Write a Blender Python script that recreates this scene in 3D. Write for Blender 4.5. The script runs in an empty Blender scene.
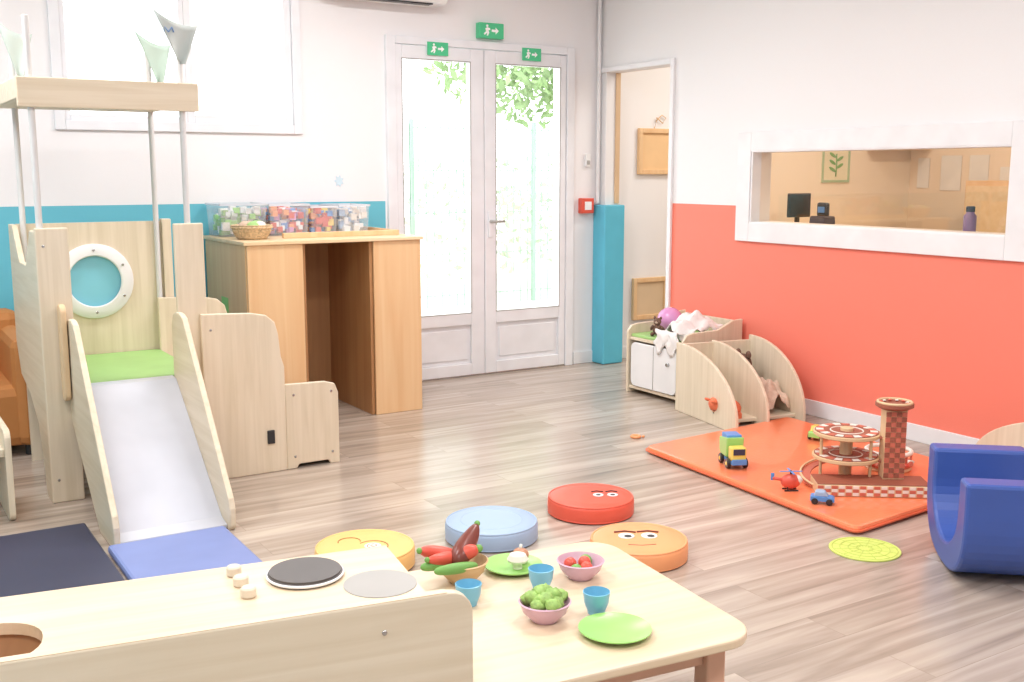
import bpy, math, random
from mathutils import Vector, Matrix
random.seed(7)
S=bpy.context.scene
COL=S.collection
try:
    S.view_settings.view_transform='Standard'
except Exception: pass

# ------------------------------------------------------------ materials
def lin(h):
    h=h.lstrip('#'); o=[]
    for i in (0,2,4):
        c=int(h[i:i+2],16)/255
        o.append(c/12.92 if c<=.04045 else ((c+.055)/1.055)**2.4)
    return (o[0],o[1],o[2],1)
def newmat(name):
    m=bpy.data.materials.new(name); m.use_nodes=True
    nt=m.node_tree; b=nt.nodes['Principled BSDF']
    return m,nt,b
def plain(name,col,rough=.5,var=.04,scale=6,metal=0,bump=0,coat=0,emit=0):
    m,nt,b=newmat(name)
    c=lin(col)
    n=nt.nodes.new('ShaderNodeTexNoise'); n.inputs['Scale'].default_value=scale
    tc=nt.nodes.new('ShaderNodeTexCoord'); nt.links.new(tc.outputs['Object'],n.inputs['Vector'])
    r=nt.nodes.new('ShaderNodeValToRGB')
    r.color_ramp.elements[0].position=.3; r.color_ramp.elements[1].position=.7
    r.color_ramp.elements[0].color=tuple(x*(1-var) for x in c[:3])+(1,)
    r.color_ramp.elements[1].color=tuple(min(1,x*(1+var)) for x in c[:3])+(1,)
    nt.links.new(n.outputs['Fac'],r.inputs['Fac']); nt.links.new(r.outputs['Color'],b.inputs['Base Color'])
    b.inputs['Roughness'].default_value=rough; b.inputs['Metallic'].default_value=metal
    b.inputs['Coat Weight'].default_value=coat
    if emit:
        b.inputs['Emission Color'].default_value=c; b.inputs['Emission Strength'].default_value=emit
    if bump:
        bp=nt.nodes.new('ShaderNodeBump'); bp.inputs['Strength'].default_value=bump; bp.inputs['Distance'].default_value=.01
        n2=nt.nodes.new('ShaderNodeTexNoise'); n2.inputs['Scale'].default_value=60
        nt.links.new(tc.outputs['Object'],n2.inputs['Vector'])
        nt.links.new(n2.outputs['Fac'],bp.inputs['Height']); nt.links.new(bp.outputs['Normal'],b.inputs['Normal'])
    return m
def wood(name,a,bc,axis='Z',rough=.45,sc=1.0):
    m,nt,b=newmat(name)
    tc=nt.nodes.new('ShaderNodeTexCoord'); mp=nt.nodes.new('ShaderNodeMapping')
    s={'X':(1.6,34,34),'Y':(34,1.6,34),'Z':(34,34,1.6)}[axis]
    mp.inputs['Scale'].default_value=tuple(x*sc for x in s)
    n=nt.nodes.new('ShaderNodeTexNoise'); n.inputs['Scale'].default_value=1; n.inputs['Detail'].default_value=5
    n.inputs['Distortion'].default_value=.6
    r=nt.nodes.new('ShaderNodeValToRGB')
    r.color_ramp.elements[0].position=.32; r.color_ramp.elements[1].position=.66
    r.color_ramp.elements[0].color=lin(bc); r.color_ramp.elements[1].color=lin(a)
    nt.links.new(tc.outputs['Object'],mp.inputs['Vector']); nt.links.new(mp.outputs['Vector'],n.inputs['Vector'])
    nt.links.new(n.outputs['Fac'],r.inputs['Fac']); nt.links.new(r.outputs['Color'],b.inputs['Base Color'])
    b.inputs['Roughness'].default_value=rough
    return m
def glassy(name,tint='#ffffff',fac=.06,rough=.02):
    m=bpy.data.materials.new(name); m.use_nodes=True; nt=m.node_tree
    nt.nodes.clear()
    o=nt.nodes.new('ShaderNodeOutputMaterial'); t=nt.nodes.new('ShaderNodeBsdfTransparent'); g=nt.nodes.new('ShaderNodeBsdfGlossy')
    t.inputs['Color'].default_value=lin(tint); g.inputs['Roughness'].default_value=rough
    x=nt.nodes.new('ShaderNodeMixShader'); x.inputs[0].default_value=fac
    nt.links.new(t.outputs[0],x.inputs[1]); nt.links.new(g.outputs[0],x.inputs[2]); nt.links.new(x.outputs[0],o.inputs[0])
    return m
def clearplastic(name,tint,fac=.18):
    m=bpy.data.materials.new(name); m.use_nodes=True; nt=m.node_tree
    nt.nodes.clear()
    o=nt.nodes.new('ShaderNodeOutputMaterial'); t=nt.nodes.new('ShaderNodeBsdfTransparent'); g=nt.nodes.new('ShaderNodeBsdfPrincipled')
    g.inputs['Base Color'].default_value=lin(tint); g.inputs['Roughness'].default_value=.2
    x=nt.nodes.new('ShaderNodeMixShader'); x.inputs[0].default_value=fac
    nt.links.new(t.outputs[0],x.inputs[1]); nt.links.new(g.outputs[0],x.inputs[2]); nt.links.new(x.outputs[0],o.inputs[0])
    return m
def painted_wall(name,base,rules):
    """rules: list of (color, {axis:(lo,hi)}) painted areas given in world metres"""
    m,nt,b=newmat(name)
    g=nt.nodes.new('ShaderNodeNewGeometry'); sp=nt.nodes.new('ShaderNodeSeparateXYZ'); nt.links.new(g.outputs['Position'],sp.inputs[0])
    cur=nt.nodes.new('ShaderNodeRGB'); cur.outputs[0].default_value=lin(base); out=cur.outputs[0]
    for col,lim in rules:
        prod=None
        for ax,(lo,hi) in lim.items():
            for op,v in (('GREATER_THAN',lo),('LESS_THAN',hi)):
                q=nt.nodes.new('ShaderNodeMath'); q.operation=op; q.inputs[1].default_value=v
                nt.links.new(sp.outputs[ax],q.inputs[0])
                if prod is None: prod=q.outputs[0]
                else:
                    mm=nt.nodes.new('ShaderNodeMath'); mm.operation='MULTIPLY'
                    nt.links.new(prod,mm.inputs[0]); nt.links.new(q.outputs[0],mm.inputs[1]); prod=mm.outputs[0]
        mx=nt.nodes.new('ShaderNodeMixRGB'); nt.links.new(prod,mx.inputs[0]); nt.links.new(out,mx.inputs[1]); mx.inputs[2].default_value=lin(col)
        out=mx.outputs[0]
    nt.links.new(out,b.inputs['Base Color']); b.inputs['Roughness'].default_value=.6
    n2=nt.nodes.new('ShaderNodeTexNoise'); n2.inputs['Scale'].default_value=90
    bp=nt.nodes.new('ShaderNodeBump'); bp.inputs['Strength'].default_value=.08; bp.inputs['Distance'].default_value=.005
    nt.links.new(g.outputs['Position'],n2.inputs['Vector']); nt.links.new(n2.outputs['Fac'],bp.inputs['Height']); nt.links.new(bp.outputs['Normal'],b.inputs['Normal'])
    return m

# ------------------------------------------------------------ geometry helpers
def group(name,loc=(0,0,0),rz=0):
    e=bpy.data.objects.new(name,None); e.empty_display_size=.1; e.location=loc; e.rotation_euler=(0,0,math.radians(rz)); COL.objects.link(e); return e
def mk(name,v,f,mat,parent=None,smooth=False,bevel=0,seg=2):
    me=bpy.data.meshes.new(name); me.from_pydata([tuple(p) for p in v],[],f); me.update()
    import bmesh
    bm=bmesh.new(); bm.from_mesh(me); bmesh.ops.recalc_face_normals(bm,faces=bm.faces); bm.to_mesh(me); bm.free()
    if smooth: me.polygons.foreach_set('use_smooth',[True]*len(me.polygons))
    o=bpy.data.objects.new(name,me); COL.objects.link(o)
    if mat: me.materials.append(mat)
    if parent: o.parent=parent
    if bevel:
        b=o.modifiers.new('bevel','BEVEL'); b.width=bevel; b.segments=seg; b.limit_method='ANGLE'; b.angle_limit=math.radians(35)
    return o
BF=[(0,1,2,3),(4,7,6,5),(0,4,5,1),(1,5,6,2),(2,6,7,3),(3,7,4,0)]
def bv(x0,x1,y0,y1,z0,z1):
    return [(x0,y0,z0),(x1,y0,z0),(x1,y1,z0),(x0,y1,z0),(x0,y0,z1),(x1,y0,z1),(x1,y1,z1),(x0,y1,z1)]
def box(name,x0,x1,y0,y1,z0,z1,mat,parent=None,bevel=.003):
    return mk(name,bv(x0,x1,y0,y1,z0,z1),BF,mat,parent,bevel=bevel)
def boxes(name,lst,mat,parent=None,bevel=0):
    v=[];f=[]
    for b in lst:
        k=len(v); v+=bv(*b); f+=[tuple(i+k for i in q) for q in BF]
    return mk(name,v,f,mat,parent,bevel=bevel)
def prism(name,pts,plane,lo,hi,mat,parent=None,bevel=.003,smooth=False):
    def P(a,b,c):
        return {'XZ':(a,c,b),'YZ':(c,a,b),'XY':(a,b,c)}[plane]
    n=len(pts); v=[P(a,b,lo) for a,b in pts]+[P(a,b,hi) for a,b in pts]
    f=[tuple(range(n)),tuple(range(2*n-1,n-1,-1))]+[(i,(i+1)%n,n+(i+1)%n,n+i) for i in range(n)]
    return mk(name,v,f,mat,parent,bevel=bevel,smooth=smooth)
def rrect(x0,x1,y0,y1,r,n=6):
    p=[]
    for cx,cy,a in ((x1-r,y1-r,0),(x0+r,y1-r,90),(x0+r,y0+r,180),(x1-r,y0+r,270)):
        for i in range(n+1):
            t=math.radians(a+90*i/n); p.append((cx+r*math.cos(t),cy+r*math.sin(t)))
    return p
def lathe(name,prof,mat,parent=None,loc=(0,0,0),seg=40,axis='Z',smooth=True):
    v=[];f=[]
    closed=prof[0]==prof[-1]
    if closed: prof=prof[:-1]
    n=len(prof)
    for i in range(seg):
        t=2*math.pi*i/seg
        for r,z in prof:
            r=max(r,.0004); a,b=r*math.cos(t),r*math.sin(t)
            p={'Z':(a,b,z),'X':(z,a,b),'Y':(a,z,b)}[axis]
            v.append((p[0]+loc[0],p[1]+loc[1],p[2]+loc[2]))
    for i in range(seg):
        j=(i+1)%seg
        for k in range(n if closed else n-1):
            kk=(k+1)%n; f.append((i*n+k,j*n+k,j*n+kk,i*n+kk))
    if not closed:
        f.append(tuple(i*n for i in range(seg))); f.append(tuple(i*n+n-1 for i in range(seg)))
    o=mk(name,v,f,mat,parent,smooth=smooth)
    if smooth:
        e=o.modifiers.new('es','EDGE_SPLIT'); e.split_angle=math.radians(40)
    return o
def cyl(name,loc,r,h,mat,parent=None,axis='Z',seg=32,r2=None):
    r2=r if r2 is None else r2; c=min(.003,h*.2,r*.2)
    return lathe(name,[(r-c,0),(r,c),(r2,h-c),(r2-c,h)],mat,parent,loc,seg,axis)
def ball(name,loc,rad,mat,parent=None,seg=24,rot=None,lump=0,seed=0):
    if not isinstance(rad,(tuple,list)): rad=(rad,)*3
    v=[];f=[];R=seg//2; rnd=random.Random(seed)
    ph=[rnd.uniform(0,6.28) for _ in range(6)]
    M=Matrix.Identity(3)
    if rot:
        from mathutils import Euler
        M=Euler([math.radians(a) for a in rot]).to_matrix()
    for i in range(1,R):
        a=math.pi*i/R
        for j in range(seg):
            b=2*math.pi*j/seg
            k=1+lump*(math.sin(3*b+ph[0])*math.sin(2*a+ph[1])+.6*math.sin(5*b+ph[2]+3*a)+.5*math.sin(7*a+ph[3]+2*b))
            q=M@Vector((rad[0]*math.sin(a)*math.cos(b)*k,rad[1]*math.sin(a)*math.sin(b)*k,rad[2]*math.cos(a)*k))
            v.append((q.x+loc[0],q.y+loc[1],q.z+loc[2]))
    t=M@Vector((0,0,rad[2])); v.append((loc[0]+t.x,loc[1]+t.y,loc[2]+t.z)); v.append((loc[0]-t.x,loc[1]-t.y,loc[2]-t.z))
    T=len(v)-2
    for i in range(R-2):
        for j in range(seg):
            jj=(j+1)%seg; f.append((i*seg+j,i*seg+jj,(i+1)*seg+jj,(i+1)*seg+j))
    for j in range(seg):
        jj=(j+1)%seg; f.append((T,jj,j)); f.append((T+1,(R-2)*seg+j,(R-2)*seg+jj))
    return mk(name,v,f,mat,parent,smooth=True)
def tube(name,pts,r,mat,parent=None,cyc=False,radii=None):
    """swept round tube as mesh"""
    pts=[Vector(p) for p in pts]; n=len(pts); seg=10; v=[];f=[]
    for i,p in enumerate(pts):
        a=pts[(i-1)%n] if (cyc or i>0) else p; b=pts[(i+1)%n] if (cyc or i<n-1) else p
        d=(b-a).normalized(); up=Vector((0,0,1)) if abs(d.z)<.9 else Vector((1,0,0))
        s=d.cross(up).normalized(); u=s.cross(d)
        rr=radii[i] if radii else r
        for k in range(seg):
            t=2*math.pi*k/seg; v.append(p+s*math.cos(t)*rr+u*math.sin(t)*rr)
    for i in range(n if cyc else n-1):
        j=(i+1)%n
        for k in range(seg):
            kk=(k+1)%seg; f.append((i*seg+k,i*seg+kk,j*seg+kk,j*seg+k))
    if not cyc: f.append(tuple(range(seg))); f.append(tuple((n-1)*seg+k for k in range(seg)))
    return mk(name,v,f,mat,parent,smooth=True)
def circ(cx,cy,z,r,n=32,a0=0,a1=360,inc=False):
    m=n+1 if inc else n
    return [(cx+r*math.cos(math.radians(a0+(a1-a0)*i/n)),cy+r*math.sin(math.radians(a0+(a1-a0)*i/n)),z) for i in range(m)]
def cut(o,cutter):
    m=o.modifiers.new('b','BOOLEAN'); m.object=cutter; m.operation='DIFFERENCE'; m.solver='EXACT'
    bpy.context.view_layer.update()
    for x in list(o.modifiers):
        if x.type=='BEVEL': o.modifiers.remove(x)
    dg=bpy.context.evaluated_depsgraph_get()
    me=bpy.data.meshes.new_from_object(o.evaluated_get(dg)); o.modifiers.clear(); o.data=me
    bpy.data.objects.remove(cutter,do_unlink=True)

# ------------------------------------------------------------ palette
M_white=plain('white_lacquer','#efeff0',.35)
M_trim=plain('trim_white','#eeeef0',.4)
M_pvc=plain('white_pvc','#eceef3',.3)
M_birch=wood('pale_birch','#e9dbc4','#dccdb3','Z')
M_birchX=wood('pale_birch_flat','#e8dac3','#dccbb0','X')
M_birchY=wood('pale_birch_side','#e3d5bd','#d7c7ac','Y')
M_tabletop=wood('table_beech','#ead6bb','#e0c9a8','X',.35)
M_edge=plain('birch_edge','#dfc19a',.5)
M_ply=wood('honey_plywood','#ebc89c','#e3b98a','Z',.45,.5)
M_plytop=wood('honey_plywood_top','#efd6b0','#e6c89c','X',.4,.5)
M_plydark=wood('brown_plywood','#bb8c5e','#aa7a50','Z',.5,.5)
M_legwood=plain('red_beech','#d3a68c',.5)
M_green=plain('green_pad','#a4ce80',.5)
M_blue=plain('blue_vinyl','#3c5aa8',.4,coat=.1)
M_bluemat=plain('blue_mat_vinyl','#7c8bbf',.45)
M_navy=plain('navy_mat_vinyl','#35384f',.5)
M_slide=plain('slide_laminate','#c9ccd6',.3)
M_teal=plain('teal_acrylic','#84cbe0',.15)
M_orange=plain('orange_mat_vinyl','#f98a5e',.28,coat=.4,bump=.1)
M_orangeedge=plain('orange_mat_edge','#ec704a',.4)
M_darkorange=plain('rust_upholstery','#bd7d44',.7)
M_red=plain('red_vinyl','#e8604a',.4)
M_orangec=plain('apricot_vinyl','#f6a873',.45)
M_yellow=plain('yellow_vinyl','#f6c67c',.45)
M_sky=plain('paleblue_vinyl','#a4bad6',.45)
M_black=plain('black_plastic','#2c2c2e',.35)
M_grey=plain('grey_disc','#a9a6a2',.5)
M_dark=plain('dark_hotplate','#5c5755',.45)
M_knob=plain('wooden_knob','#dfd3c0',.5)
M_lime=plain('lime_plastic','#a3da7a',.3)
M_limeflat=plain('lime_rubber','#d2df74',.5,bump=.3)
M_pink=plain('mauve_plastic','#d8b2c4',.35)
M_cup=plain('sky_cup_plastic','#7cbfdc',.3)
M_redp=plain('red_toy','#dc5a48',.35)
M_greenp=plain('green_toy','#76aa56',.5)
M_broc=plain('lettuce_green','#9cc06a',.6,var=.25,scale=60,bump=.6)
M_aub=plain('aubergine','#7a3c32',.3)
M_cream=plain('cream_cloth','#ebe4da',.8)
M_clothw=plain('white_cloth','#efebe9',.85,bump=.3)
M_brownplush=plain('brown_plush','#755a4c',.95,bump=.8)
M_beigeplush=plain('beige_plush','#dcc0ac',.95,bump=.8)
M_orangeplush=plain('coral_plush','#ea7e5a',.9,bump=.8)
M_magenta=plain('magenta_rubber','#dd9ccf',.25)
M_yel=plain('yellow_toy','#ecd266',.35)
M_bluep=plain('blue_toy','#5c92d2',.35)
M_track=plain('track_brown','#9c5a46',.5)
M_trackred=plain('track_red','#cb6f5a',.5)
M_natural=plain('natural_toy_wood','#e0bf96',.5)
M_signg=plain('exit_green','#4cbd88',.4,emit=.1)
M_signw=plain('sign_white','#ffffff',.5)
M_glass=glassy('window_glass')
M_glass2=glassy('interior_glass','#fff8f0',.05)
M_clear=clearplastic('clear_storage_plastic','#e4ebf4',.28)
M_clearrim=clearplastic('clear_storage_rim','#e9eef6',.65)
M_wick=plain('wicker','#d8bd98',.8,var=.3,scale=80,bump=.8)
M_cloth_flag=plain('flag_cloth','#c4ccc9',.8)
M_steel=plain('steel','#b8b8b8',.25,metal=1)
M_fillglow=plain('fill_glow','#ffffff',.5,emit=1.5)  # glowing face of the added ceiling fill panels

# ------------------------------------------------------------ room shell
XR,YB,ZC=4.72,6.38,2.85
M_wb=painted_wall('paint_back','#f1f0f2',[('#68bed2',{'X':(-9,3.0),'Z':(-1,1.22),'Y':(0,6.40)}),('#f7ead8',{'X':(5.9,99),'Z':(-1,9)})])
M_wr=painted_wall('paint_right','#efeeef',[('#f68672',{'Y':(-9,5.555),'Z':(-1,1.20),'X':(4.6,4.73)}),('#f7ead8',{'X':(4.83,99),'Z':(-1,9)})])
M_wl=painted_wall('paint_plain','#f1f0f2',[('#68bed2',{'X':(-9,-1.0),'Z':(-1,1.22)})])
M_wo=painted_wall('paint_office','#f6e6d2',[])
wx0,wx1,wz0,wz1=1.05,2.415,1.665,2.66
dx0,dx1,dz1=3.04,4.45,2.24
boxes('wall_back',[(-1.8,wx0,YB,YB+.2,0,ZC),(wx0,wx1,YB,YB+.2,0,wz0),(wx0,wx1,YB,YB+.2,wz1,ZC),(wx1,dx0,YB,YB+.2,0,ZC),(dx0,dx1,YB,YB+.2,dz1,ZC),(dx1,8.4,YB,YB+.2,0,ZC)],M_wb)
oy0,oy1,oz1=5.58,6.30,2.11
iy0,iy1,iz0,iz1=3.09,4.80,1.10,1.53
boxes('wall_right',[(XR,XR+.12,-1.8,iy0,0,ZC),(XR,XR+.12,iy0,iy1,0,iz0),(XR,XR+.12,iy0,iy1,iz1,ZC),(XR,XR+.12,iy1,oy0,0,ZC),(XR,XR+.12,oy0,oy1,oz1,ZC),(XR,XR+.12,oy1,YB,0,ZC)],M_wr)
box('wall_left',-1.8,-1.6,-1.8,YB,0,ZC,M_wl,bevel=0)
box('wall_front',-1.8,8.4,-2.0,-1.8,0,ZC,M_wl,bevel=0)
box('wall_office',8.2,8.4,-1.8,YB,0,ZC,M_wo,bevel=0)
box('ceiling',-1.8,8.4,-2,YB+.2,ZC,ZC+.15,plain('ceiling_paint','#f4f4f4',.8),bevel=0)
def floor_mat():
    m,nt,b=newmat('laminate_planks')
    g=nt.nodes.new('ShaderNodeNewGeometry'); 
    br=nt.nodes.new('ShaderNodeTexBrick'); br.inputs['Scale'].default_value=1
    br.inputs['Brick Width'].default_value=1.25; br.inputs['Row Height'].default_value=.16; br.inputs['Mortar Size'].default_value=.0012
    br.inputs['Color1'].default_value=(0,0,0,1); br.inputs['Color2'].default_value=(1,1,1,1); br.inputs['Mortar'].default_value=(.5,.5,.5,1)
    br.offset=.37
    nt.links.new(g.outputs['Position'],br.inputs['Vector'])
    mp=nt.nodes.new('ShaderNodeMapping'); mp.inputs['Scale'].default_value=(1.3,17,1)
    nt.links.new(g.outputs['Position'],mp.inputs['Vector'])
    sc=nt.nodes.new('ShaderNodeVectorMath'); sc.operation='SCALE'; sc.inputs['Scale'].default_value=9
    nt.links.new(br.outputs['Color'],sc.inputs[0])
    av=nt.nodes.new('ShaderNodeVectorMath'); av.operation='ADD'
    nt.links.new(mp.outputs[0],av.inputs[0]); nt.links.new(sc.outputs[0],av.inputs[1])
    n=nt.nodes.new('ShaderNodeTexNoise'); n.inputs['Scale'].default_value=1; n.inputs['Detail'].default_value=6; n.inputs['Distortion'].default_value=.8
    nt.links.new(av.outputs[0],n.inputs['Vector'])
    r=nt.nodes.new('ShaderNodeValToRGB')
    e=r.color_ramp.elements; e[0].position=.25; e[1].position=.75; e[0].color=lin('#998a7d'); e[1].color=lin('#d2c5b6')
    q=e.new(.5); q.color=lin('#bbac9f')
    nt.links.new(n.outputs['Fac'],r.inputs['Fac'])
    mx=nt.nodes.new('ShaderNodeMixRGB'); mx.blend_type='MULTIPLY'; mx.inputs[0].default_value=.55
    r2=nt.nodes.new('ShaderNodeValToRGB'); r2.color_ramp.elements[0].color=(.60,.555,.51,1); r2.color_ramp.elements[1].color=(1,1,1,1)
    nt.links.new(br.outputs['Color'],r2.inputs['Fac'])
    nt.links.new(r.outputs['Color'],mx.inputs[1]); nt.links.new(r2.outputs['Color'],mx.inputs[2])
    m2=nt.nodes.new('ShaderNodeMixRGB'); m2.inputs[2].default_value=lin('#786a5e')
    q2=nt.nodes.new('ShaderNodeMath'); q2.operation='MULTIPLY'; q2.inputs[1].default_value=.45
    nt.links.new(br.outputs['Fac'],q2.inputs[0]); nt.links.new(q2.outputs[0],m2.inputs[0]); nt.links.new(mx.outputs[0],m2.inputs[1])
    nt.links.new(m2.outputs[0],b.inputs['Base Color'])
    b.inputs['Roughness'].default_value=.24
    b.inputs['Specular IOR Level'].default_value=.75
    return m
box('floor',-1.8,8.4,-2,YB+.2,-.1,0,floor_mat(),bevel=0)
box('baseboard_right',XR-.014,XR,-1.8,oy0-.03,0,.09,M_trim)
boxes('baseboard_back',[(-1.6,dx0-.05,YB-.014,YB,0,.09),(dx1+.05,XR,YB-.014,YB,0,.09),(4.86,8.2,YB-.014,YB,0,.09)],M_trim,bevel=.003)
boxes('trim_1',[(XR-.02,XR,oy0-.035,oy0,0,oz1+.035),(XR-.02,XR,oy0,YB-.02,oz1,oz1+.035)],M_trim,bevel=.003)
box('trim_2',XR-.05,XR+.13,oy1-.07,YB-.002,.002,1.17,plain('blue_foam_pad','#5dbcd6',.5),bevel=.008)
cyl('trim_3',(XR-.03,YB-.03,1.18),.014,1.6,M_trim)
box('trim_4',XR+.08,XR+.12,oy1-.012,oy1-.001,1.18,oz1,plain('jamb_wood','#d9b995',.5),bevel=.002)
# back window
w=group('window_1')
def frame(name,x0,x1,z0,z1,tw,y0,y1,mat,par,bev=.004):
    return boxes(name,[(x0,x0+tw,y0,y1,z0,z1),(x1-tw,x1,y0,y1,z0,z1),(x0+tw,x1-tw,y0,y1,z0,z0+tw),(x0+tw,x1-tw,y0,y1,z1-tw,z1)],mat,par,bevel=bev)
frame('frame_outer',wx0-.03,wx1+.03,wz0-.03,wz1+.03,.055,YB-.02,YB+.08,M_pvc,w)
frame('sash_left',wx0+.025,1.745,wz0+.025,wz1-.025,.03,YB-.005,YB+.05,M_pvc,w)
frame('sash_right',1.745,wx1-.025,wz0+.025,wz1-.025,.045,YB-.005,YB+.05,M_pvc,w)
box('pane',wx0+.03,wx1-.03,YB+.02,YB+.025,wz0+.03,wz1-.03,M_glass,w,bevel=0)
# french doors
d=group('door_1')
boxes('frame',[(dx0-.03,dx0+.035,YB-.03,YB+.1,0.0,dz1+.03),(dx1-.035,dx1+.03,YB-.03,YB+.1,0,dz1+.03),(dx0+.035,dx1-.035,YB-.03,YB+.1,dz1-.02,dz1+.03)],M_pvc,d,bevel=.004)
def leaf(n,x0,x1,gx0,gx1):
    y0,y1=YB-.02,YB+.04
    boxes('leaf_'+n,[(x0,gx0,y0,y1,.01,dz1-.025),(gx1,x1,y0,y1,.01,dz1-.025),(gx0,gx1,y0,y1,2.13,dz1-.025),(gx0,gx1,y0,y1,.36,.445),(gx0,gx1,y0,y1,.01,.09)],M_pvc,d,bevel=.005)
    box('kick_panel_'+n,gx0,gx1,YB,YB+.03,.09,.36,M_pvc,d)
    box('kick_panel_bead_'+n,gx0+.03,gx1-.03,YB-.008,YB,.12,.33,M_pvc,d)
    box('pane_'+n,gx0,gx1,YB+.01,YB+.016,.445,2.13,M_glass,d,bevel=0)
    frame('gasket_'+n,gx0-.004,gx1+.004,.441,2.134,.007,YB-.0215,YB-.019,M_grey,d,0)
leaf('left',dx0+.037,3.735,3.125,3.63)
leaf('right',3.740,dx1-.037,3.83,4.36)
box('handle_plate',3.765,3.795,YB-.03,YB-.02,.96,1.14,M_pvc,d)
tube('handle',[(3.78,YB-.03,1.07),(3.78,YB-.065,1.07),(3.87,YB-.065,1.07)],.010,M_grey,d)
box('threshold',dx0,dx1,YB-.02,YB+.15,0,.012,M_steel,d)
def sign(x,z,wd,h,y,dp):
    g=group('exit_sign',(x,y,z))
    box('plate',-wd/2,wd/2,-dp,0,-h/2,h/2,M_signg,g)
    e=-dp-.001
    s=h/.1
    ball('head',(-.035*s,e,.03*s),(.009*s,.001,.009*s),M_signw,g,12)
    prism('figure',[(-.05*s,.012*s),(-.035*s,.02*s),(-.015*s,.016*s),(-.01*s,.004*s),(-.026*s,.002*s),(-.02*s,-.014*s),(-.03*s,-.034*s),(-.04*s,-.034*s),(-.034*s,-.014*s),(-.055*s,-.03*s),(-.062*s,-.022*s),(-.044*s,-.006*s)],'XZ',e,e+.001,M_signw,g,bevel=0)
    prism('arrow',[(.0,.008*s),(.03*s,.008*s),(.03*s,.022*s),(.055*s,0),(.03*s,-.022*s),(.03*s,-.008*s),(0,-.008*s)],'XZ',e,e+.001,M_signw,g,bevel=0)
sign(3.78,2.34,.19,.10,YB-.001,.05)
sign(3.38,2.20,.155,.085,YB-.031,.004)
sign(4.11,2.205,.155,.085,YB-.031,.004)
g=group('fire_alarm_call_point',(4.59,YB-.001,1.165))
box('housing',-.055,.055,-.05,0,-.055,.055,M_redp,g,.006); box('window',-.03,.03,-.053,-.05,-.03,.03,M_white,g)
g=group('light_switch',(4.61,YB-.001,1.49))
box('plate',-.02,.02,-.02,0,-.045,.045,M_white,g); box('rocker',-.012,.012,-.024,-.02,-.03,.0,M_grey,g)
g=group('wall_sticker',(2.68,YB-.001,1.35))
prism('splash',[((.035 if i%2 else .02)*math.cos(i*.4488),(.04 if i%2 else .024)*math.sin(i*.4488)) for i in range(14)],'XZ',-.003,0,plain('sticker_blue','#cfe4ee',.6),g,0)
g=group('air_conditioner',(2.98,YB-.001,2.46))
prism('body',[(0,.0),(-.16,.0),(-.2,.04),(-.2,.2),(-.17,.26),(0,.26)],'YZ',-.40,.40,M_white,g,.01)
box('louvre',-.3,.3,-.165,-.1,-.006,.002,M_black,g)
# interior window
w=group('window_2')
def framey(name,y0,y1,z0,z1,tw,x0,x1,mat,par):
    return boxes(name,[(x0,x1,y0,y0+tw,z0,z1),(x0,x1,y1-tw,y1,z0,z1),(x0,x1,y0+tw,y1-tw,z0,z0+tw),(x0,x1,y0+tw,y1-tw,z1-tw,z1)],mat,par,bevel=.004)
framey('casing',2.98,4.925,.985,1.645,.115,XR-.022,XR-.001,M_trim,w)
framey('lining',3.085,4.805,1.095,1.535,.012,XR-.02,XR+.14,M_trim,w)
box('pane',XR+.05,XR+.056,3.095,4.795,1.105,1.525,M_glass2,w,bevel=0)
box('ledge',XR+.121,XR+.36,2.95,5.0,1.06,1.095,M_trim,w)
def picture(name,x,z,wd,h,inner):
    g=group(name,(x,YB-.001,z))
    frame('frame',-wd/2,wd/2,-h/2,h/2,.035,-.03,0,M_ply,g)
    box('board',-wd/2+.03,wd/2-.03,-.012,-.004,-h/2+.03,h/2-.03,inner,g,bevel=0)
    return g
M_ochre=plain('ochre_board','#eec898',.6)
g=picture('framed_wall_picture',5.24,1.56,.34,.34,M_ochre)
tube('wire_ornament',[(-.02,-.015,.17),(0,-.015,.23),(.05,-.015,.27),(.09,-.015,.25),(.06,-.015,.21),(.0,-.015,.25)],.004,M_ply,g)
picture('framed_wall_picture',5.21,.45,.34,.32,plain('tan_board','#dcc3a2',.6))
g=group('botanical_poster',(7.22,YB-.001,1.47))
box('sheet',-.17,.17,-.008,0,-.15,.15,plain('poster_cream','#e9e4c8',.7),g,0)
frame('border',-.17,.17,-.15,.15,.02,-.014,-.008,plain('poster_green','#a9c098',.7),g,0)
tube('stem',[(0,-.012,-.1),(.005,-.012,0),(0,-.012,.09)],.005,M_greenp,g)
for k in range(5):
    zz=-.04+.03*k; sg=1 if k%2 else -1
    ball('leaf_%d'%k,(sg*.045,-.012,zz),(.045,.003,.014),M_greenp,g,12,rot=(0,-sg*25,0))
g=group('office_desk',(6.9,6.0,0))
box('top',-.9,.9,-.3,.36,.9,.93,M_plytop,g)
for sx in(-.86,.82): box('side',sx,sx+.04,-.28,.34,0,.9,M_ply,g)
box('modesty',-.82,.82,.28,.30,.3,.9,M_ply,g)
g=group('computer_monitor',(6.5,6.1,.93))
box('screen',-.12,.12,-.02,.01,.12,.31,M_black,g,.006); box('neck',-.02,.02,0,.02,.01,.14,M_black,g); cyl('foot',(0,0,0),.09,.012,M_black,g)
g=group('cordless_phone_base',(4.97,4.47,1.096))
prism('base',[(-.06,0),(.06,0),(.055,.05),(-.055,.05)],'YZ',-.05,.05,M_navy,g,.008); box('handset',-.012,.02,-.04,.04,.045,.13,M_black,g,.012); box('display',-.016,-.012,-.025,.025,.07,.105,M_bluep,g,.001)
g=group('drink_bottle',(4.93,3.45,1.096))
lathe('body',[(.0,0),(.03,0),(.032,.01),(.032,.085),(.02,.1),(.02,.12),(0,.12)],plain('purple_plastic','#8a74a8',.3),g)
cyl('cap',(0,0,.105),.022,.03,M_navy,g)
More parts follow.
